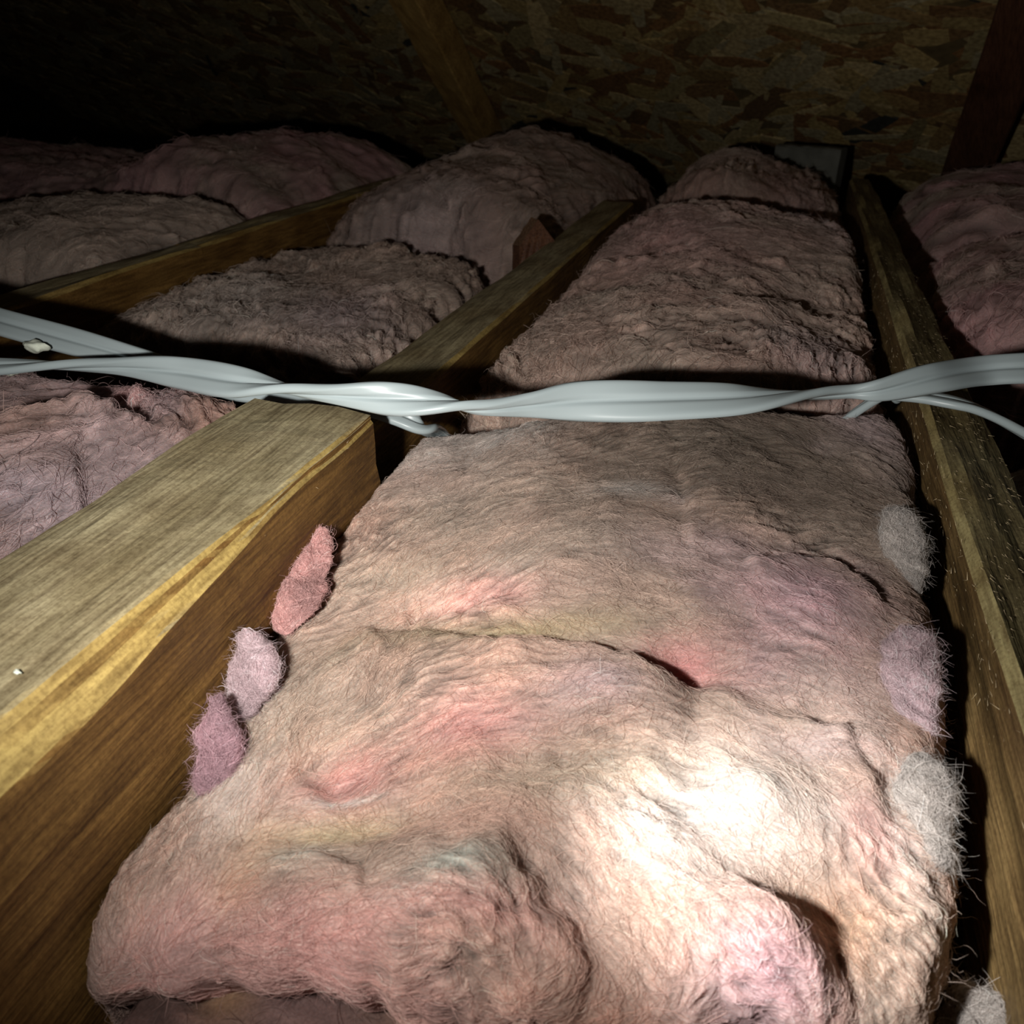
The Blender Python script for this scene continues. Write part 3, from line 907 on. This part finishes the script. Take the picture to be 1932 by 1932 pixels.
batt('insulation_batt', 'dim far batt piece at the end of the middle bay, behind the long folded batt', farL, farR, flat(.0, .04, -.10, .12), 150, 120,
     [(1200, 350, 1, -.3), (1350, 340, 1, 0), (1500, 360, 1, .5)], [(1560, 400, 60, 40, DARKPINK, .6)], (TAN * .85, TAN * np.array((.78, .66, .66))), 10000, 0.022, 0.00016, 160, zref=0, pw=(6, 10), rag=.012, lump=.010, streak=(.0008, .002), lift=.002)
# bay left of the middle one
batt('insulation_batt', 'thick slab of batt lying between two joists just above the cables', [(-0.625, 0.585), (-0.64, 0.75), (-0.64, 0.9), (-0.60, 0.99)], px([(672, 722, -.03), (780, 612, -.02), (900, 500, -.02), (920, 488, -.02)]),
     flat(-.026, .012, -.44, .12), 240, 220, [(350, 610, 1, -.4), (450, 600, 1, -.75), (600, 640, 1, -.7), (550, 520, 1, -.6), (750, 540, 1, -.3), (650, 680, 1, .4)],
     [(640, 620, 100, 50, LILAC * .8, .6), (450, 600, 120, 60, PALE * .75, .5)], (TAN * .9, TAN * np.array((.85, .8, .78))), 26000, 0.018, 0.00014, 170, zref=-.03, pw=(20, 16), rag=.012, lump=.006, streak=(.0007, .0014), lift=.0018)
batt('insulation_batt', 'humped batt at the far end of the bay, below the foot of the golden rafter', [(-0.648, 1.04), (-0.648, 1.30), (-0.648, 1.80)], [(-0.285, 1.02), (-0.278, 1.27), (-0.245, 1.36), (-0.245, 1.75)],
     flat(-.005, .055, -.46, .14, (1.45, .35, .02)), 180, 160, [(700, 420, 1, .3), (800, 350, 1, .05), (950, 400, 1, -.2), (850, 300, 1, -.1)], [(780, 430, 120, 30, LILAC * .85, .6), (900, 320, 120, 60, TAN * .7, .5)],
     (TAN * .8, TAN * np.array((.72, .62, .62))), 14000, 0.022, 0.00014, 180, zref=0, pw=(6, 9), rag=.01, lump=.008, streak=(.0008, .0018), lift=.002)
# near left, under the cables
l1 = px([(-420, 1250, 0), (-320, 1000, 0), (-180, 800, 0), (-60, 735, 0)])


def left_feat(X, Y):
    d, par = polydist(X, Y, lines([(-150, 930), (0, 900), (90, 862), (200, 838), (300, 846)], 0.0))
    d = -d
    tp = np.clip((1 - par) / 0.2, 0, 1)
    fr = 1 / (1 + np.exp(-d / .003 * 2.2))
    return tp * (.020 * fr * np.exp(-np.clip(d, 0, 9) / .07) - .016 * (1 - fr) * np.exp(-np.clip(-d, 0, 9) / .03))


batt('insulation_batt', 'folded pinkish batt left of the thick near joist, below the cables', [(-0.655, 0.10), (-0.655, 0.425)], [(-0.281, 0.10), (-0.281, 0.425)],
     flat(.0, .012, -.36, .07, (.40, .06, .012)), 300, 260, [(60, 960, 1, -.5), (150, 1000, 1, -.7), (100, 880, 1, -.3), (200, 780, 1, -.3), (350, 760, 1, .5), (380, 800, .6, 1), (250, 900, 1, -.5), (100, 760, 1, -.1)],
     [(250, 780, 120, 50, DARKPINK * 1.15, .6), (330, 780, 60, 50, LILAC * .9, .5), (130, 1010, 120, 100, LILAC * .95, .6), (60, 840, 120, 30, TAN * .8, .5)],
     (LILAC * .62, TAN * np.array((.72, .58, .57))), 40000, 0.013, 0.0001, 190, left_feat, zref=0, pw=(14, 12), rag=.006, lump=.006, streak=(.0004, .0009), lift=.0011)
# beyond the far left joist
batt('insulation_batt', 'pale tan slab behind the left joist at the left edge', [(-1.10, 0.62), (-1.10, 1.02)], [(-0.715, 0.72), (-0.715, 1.06)], flat(.006, .02, -.9, .2), 160, 150,
     [(100, 450, 1, -.3), (250, 420, 1, -.1)], [], (TAN * .95, TAN * .8), 14000, 0.02, 0.00017, 200, zref=0, pw=(8, 10), rag=.01, lump=.006, streak=(.0008, .0016), lift=.002)
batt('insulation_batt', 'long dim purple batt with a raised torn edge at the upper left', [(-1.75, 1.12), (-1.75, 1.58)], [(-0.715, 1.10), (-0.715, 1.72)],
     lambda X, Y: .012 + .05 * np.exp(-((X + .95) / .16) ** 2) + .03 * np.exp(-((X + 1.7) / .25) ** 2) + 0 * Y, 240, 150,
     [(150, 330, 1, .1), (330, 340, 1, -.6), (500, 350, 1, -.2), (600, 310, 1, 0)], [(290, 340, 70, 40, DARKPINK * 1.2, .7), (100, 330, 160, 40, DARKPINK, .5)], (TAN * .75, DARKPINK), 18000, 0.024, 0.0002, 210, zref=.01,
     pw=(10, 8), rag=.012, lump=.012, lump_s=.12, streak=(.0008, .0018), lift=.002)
# right of the rough joist
batt('insulation_batt', 'pink batt right of the rough joist above the cables', px([(1835, 655, -.01), (1775, 560, 0), (1745, 440, 0)]), [(0.56, 0.66), (0.56, 0.9), (0.56, 1.17)], flat(.004, .02, .3, .12), 150, 150,
     [(1850, 520, 1, -.3), (1850, 600, 1, -.2)], [(1860, 600, 80, 50, DARKPINK * 1.25, .7)], (TAN * .85, DARKPINK * 1.1), 14000, 0.018, 0.00016, 220, zref=0, pw=(8, 8), rag=.014, lump=.008, streak=(.0007, .0016), lift=.002)
batt('insulation_batt', 'dim far batt piece against the dark rafter at the right', px([(1742, 432, 0), (1705, 375, 0), (1700, 335, 0)]), [(0.75, 1.2), (0.75, 1.45), (0.75, 1.65)], flat(.01, .02, .4, .2), 120, 110,
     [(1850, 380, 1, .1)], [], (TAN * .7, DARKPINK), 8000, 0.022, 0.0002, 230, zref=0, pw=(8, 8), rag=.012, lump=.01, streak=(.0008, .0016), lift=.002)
batt('insulation_batt', 'near right sliver of batt beyond the rough joist below the cable end', [(0.150, 0.18), (0.150, 0.575)], [(0.5, 0.18), (0.5, 0.575)], flat(-.02, .0), 120, 120,
     [(1900, 830, .4, 1)], [], (PALE * .8, LILAC * .8), 8000, 0.014, 0.00012, 240, zref=-.02, pw=(14, 12), rag=.004, lump=.004, streak=(.0004, .0008))

# loose lump of wool down in the gap
lump = flap('wool_lump', [(1790, 1945, -.085, 30), (1850, 1925, -.082, 50), (1910, 1945, -.085, 30)], 0, 0, .012, PALE * .8, 320, None, 2500)
tag(lump, 'loose grey fluff lump down in the dark gap at the bottom right corner', 'wool')

# ------------------------------------------------------------------ cables


def cable(name, label, ctrl, w=0.0095, th=0.0026):
    """flat twin cable: ctrl rows are (px, py, z, roll in degrees, width factor)"""
    pts = np.array([np.r_[at(*c[:3]) if len(c) == 5 else c[:3], math.radians(c[-2]), c[-1]] for c in ctrl])
    # Catmull-Rom through the control rows
    Q = []
    ext = np.vstack([2 * pts[0] - pts[1], pts, 2 * pts[-1] - pts[-2]])
    for i in range(1, len(ext) - 2):
        for t in np.linspace(0, 1, 26, endpoint=False):
            p0, p1, p2, p3 = ext[i - 1:i + 3]
            Q.append(0.5 * ((2 * p1) + (p2 - p0) * t + (2 * p0 - 5 * p1 + 4 * p2 - p3) * t * t + (3 * p1 - p0 - 3 * p2 + p3) * t ** 3))
    Q.append(pts[-1])
    Q = np.array(Q); C = smooth1(Q[:, :3], 3)
    tan = np.gradient(C, axis=0); tan /= np.linalg.norm(tan, axis=1, keepdims=True)
    ref = np.array([0.05, -0.55, 0.83]); ref /= np.linalg.norm(ref)
    side = np.cross(tan, ref); side /= np.linalg.norm(side, axis=1, keepdims=True)
    nor = np.cross(side, tan)
    cr, sr = np.cos(Q[:, 3])[:, None], np.sin(Q[:, 3])[:, None]
    S = side * cr + nor * sr; U2 = -side * sr + nor * cr
    # outline: two lobes with a valley between them
    prof = []
    for x in np.linspace(-1, 1, 21):
        lobe = math.sqrt(max(0.0, 1 - ((abs(x) - 0.5) / 0.5) ** 4))
        y = lobe * (1.0 - 0.75 * math.exp(-(x / 0.10) ** 2)) * (0.75 + 0.25 * lobe)
        y = max(y, 0.25 if abs(x) < 0.5 else 0.0)
        prof.append((x, y))
    ring = prof + [(x, -y) for x, y in prof[-2:0:-1]]
    ring = np.array(ring)
    V = C[:, None] + S[:, None] * (ring[None, :, :1] * w * Q[:, 4][:, None, None]) + U2[:, None] * (ring[None, :, 1:] * th)
    n = len(ring)
    f = grid_faces(n, len(C), True)
    o = link(name, np_mesh(name, V.reshape(-1, 3), f, M_CABLE))
    return tag(o, label, 'cable', 'white flat cables crossing the joists')


cable('flat_cable', 'white flat twin cable running right across, over the near joist end and middle batts',
      [(-260, 700, .035, 0, .9), (0, 692, .034, 20, .85), (190, 690, .036, 92, .6), (330, 702, .040, 150, 1.0), (450, 722, .044, 180, 1.1), (590, 740, .046, 268, .6), (730, 752, .046, 330, .95), (830, 760, .044, 385, .9),
       (912, 769, .040, 445, .55), (1000, 764, .037, 475, .8), (1100, 757, .036, 510, 1.2), (1250, 756, .036, 540, 1.4), (1400, 752, .035, 555, 1.35), (1520, 744, .031, 595, 1.0), (1600, 739, .030, 630, .5), (1660, 736, .032, 665, .75),
       (1760, 714, .036, 700, 1), (1850, 700, .034, 718, 1.15), (1960, 694, .038, 720, 1.2), (2200, 692, .04, 720, 1.2), (2700, 700, .04, 760, 1.1), (3600, 730, .04, 720, 1.1)])
cable('flat_cable', 'white flat cable dropping from the left edge to pass below the other and hide',
      [(-260, 520, .045, 0, 1.15), (-60, 588, .045, 0, 1.15), (0, 607, .044, 0, 1.1), (130, 642, .036, -10, 1.05), (255, 675, .028, -30, .8), (340, 702, .020, -40, .8), (450, 733, .016, -20, .9), (560, 744, .014, 0, .8), (690, 764, .012, 10, .9),
       (750, 783, .009, 12, .85), (800, 806, .000, 15, .75), (-0.196, 0.455, -.022, 0, 30, .6), (-0.180, 0.475, -.050, 0, 60, .6), (-0.06, 0.50, -.06, 0, 80, .6), (0.03, 0.522, -.030, 0, 80, .6), (1652, 754, .004, 60, .8), (1695, 749, .010, 50, .8), (1760, 752, .014, 35, .9), (1840, 772, .014, 40, 1),
       (1932, 818, .014, 45, 1), (2060, 900, .014, 45, 1), (2200, 1000, .010, 40, 1), (2420, 1120, .006, 20, 1)])

# pale crumbs by the cables, crumb on the joist, splinters along its edge


def pebble(name, label, cat, p, r, seed, parent=None):
    bm = bmesh.new()
    bmesh.ops.create_icosphere(bm, subdivisions=3, radius=1.0)
    rng = np.random.default_rng(seed)
    for v in bm.verts:
        n = 0.75 + 0.25 * math.sin(v.co.x * 3.1 + seed) * math.cos(v.co.y * 4.3 + v.co.z * 2 + seed) + rng.normal(0, 0.02)
        v.co = Vector((v.co.x * r[0] * n, v.co.y * r[1] * n, v.co.z * r[2] * n))
    for f in bm.faces:
        f.smooth = True
    me = bpy.data.meshes.new(name); bm.to_mesh(me); bm.free()
    me.materials.append(M_CRUMB)
    o = link(name, me, parent)
    o.location = p
    if label:
        tag(o, label, cat)
    return o


pebble('foam_crumb', 'pale lumpy crumb between the two cables at the left edge', 'crumb', at(66, 654, .036), (.012, .006, .005), 2)
pebble('foam_crumb', 'small pale flat bit under the lower cable at the left edge', 'crumb', at(18, 702, .024), (.007, .004, .003), 5)
pebble('foam_crumb', 'tiny white crumb on the flat top of the thick near joist', 'crumb', at(33, 1268, .0315), (.0018, .0010, .0010), 9)


def rough_flecks():
    rng = np.random.default_rng(23)
    V = []; Fc = []
    for k in range(1300):
        y = 0.14 + 0.9 * rng.random() ** 1.6
        if rng.random() < 0.7:
            p = np.array([rng.uniform(0.111, 0.144), y, 0.0006]); d = np.array([rng.normal(0.35, 0.25), rng.normal(-0.9, 0.3), abs(rng.normal(0.10, 0.12))])
        else:
            p = np.array([0.1085, y, -0.03 * rng.random()]); d = np.array([-0.15, rng.normal(0, 1), rng.normal(0.2, 0.5)])
        L = rng.uniform(0.0012, 0.0045); w = rng.uniform(0.00010, 0.00028)
        d /= np.linalg.norm(d)
        s = np.cross(d, (0.1, 0, 1.0)); s /= np.linalg.norm(s); u = np.cross(s, d)
        b = len(V)
        V += [p - s * w, p + s * w, p + u * w, p + d * L]
        Fc += [[b, b + 1, b + 3], [b + 1, b + 2, b + 3], [b + 2, b, b + 3], [b, b + 2, b + 1]]
    tag(link('splinter', np_mesh('splinter', np.array(V), np.array(Fc), M_SPLINTER, False), rough), 'pale hairy splinters along the rough sawn face', kind='stuff')


rough_flecks()


def splinters():
    rng = np.random.default_rng(17)
    V = []; Fc = []
    for k in range(70):
        y = rng.uniform(0.17, 0.345); x = -0.2015 + rng.normal(0, 0.0012); z = 0.0235 - 0.012 * rng.random() ** 2
        L = rng.uniform(0.002, 0.006); w = rng.uniform(0.0002, 0.0005)
        d = np.array([rng.uniform(0.2, 0.7), rng.normal(-0.1, 0.5), rng.normal(0.4, 0.7)]); d /= np.linalg.norm(d)
        s = np.cross(d, (0, 0, 1.0)); s /= np.linalg.norm(s); u = np.cross(s, d)
        b = len(V)
        p = np.array([x - 0.001, y, z])
        V += [p - s * w, p + s * w, p + u * w, p + d * L]
        Fc += [[b, b + 1, b + 3], [b + 1, b + 2, b + 3], [b + 2, b, b + 3], [b, b + 2, b + 1]]
    tag(link('splinter', np_mesh('splinter', np.array(V), np.array(Fc), M_SPLINTER, False), near), 'pale splinters along the sawn edge', kind='stuff')


splinters()
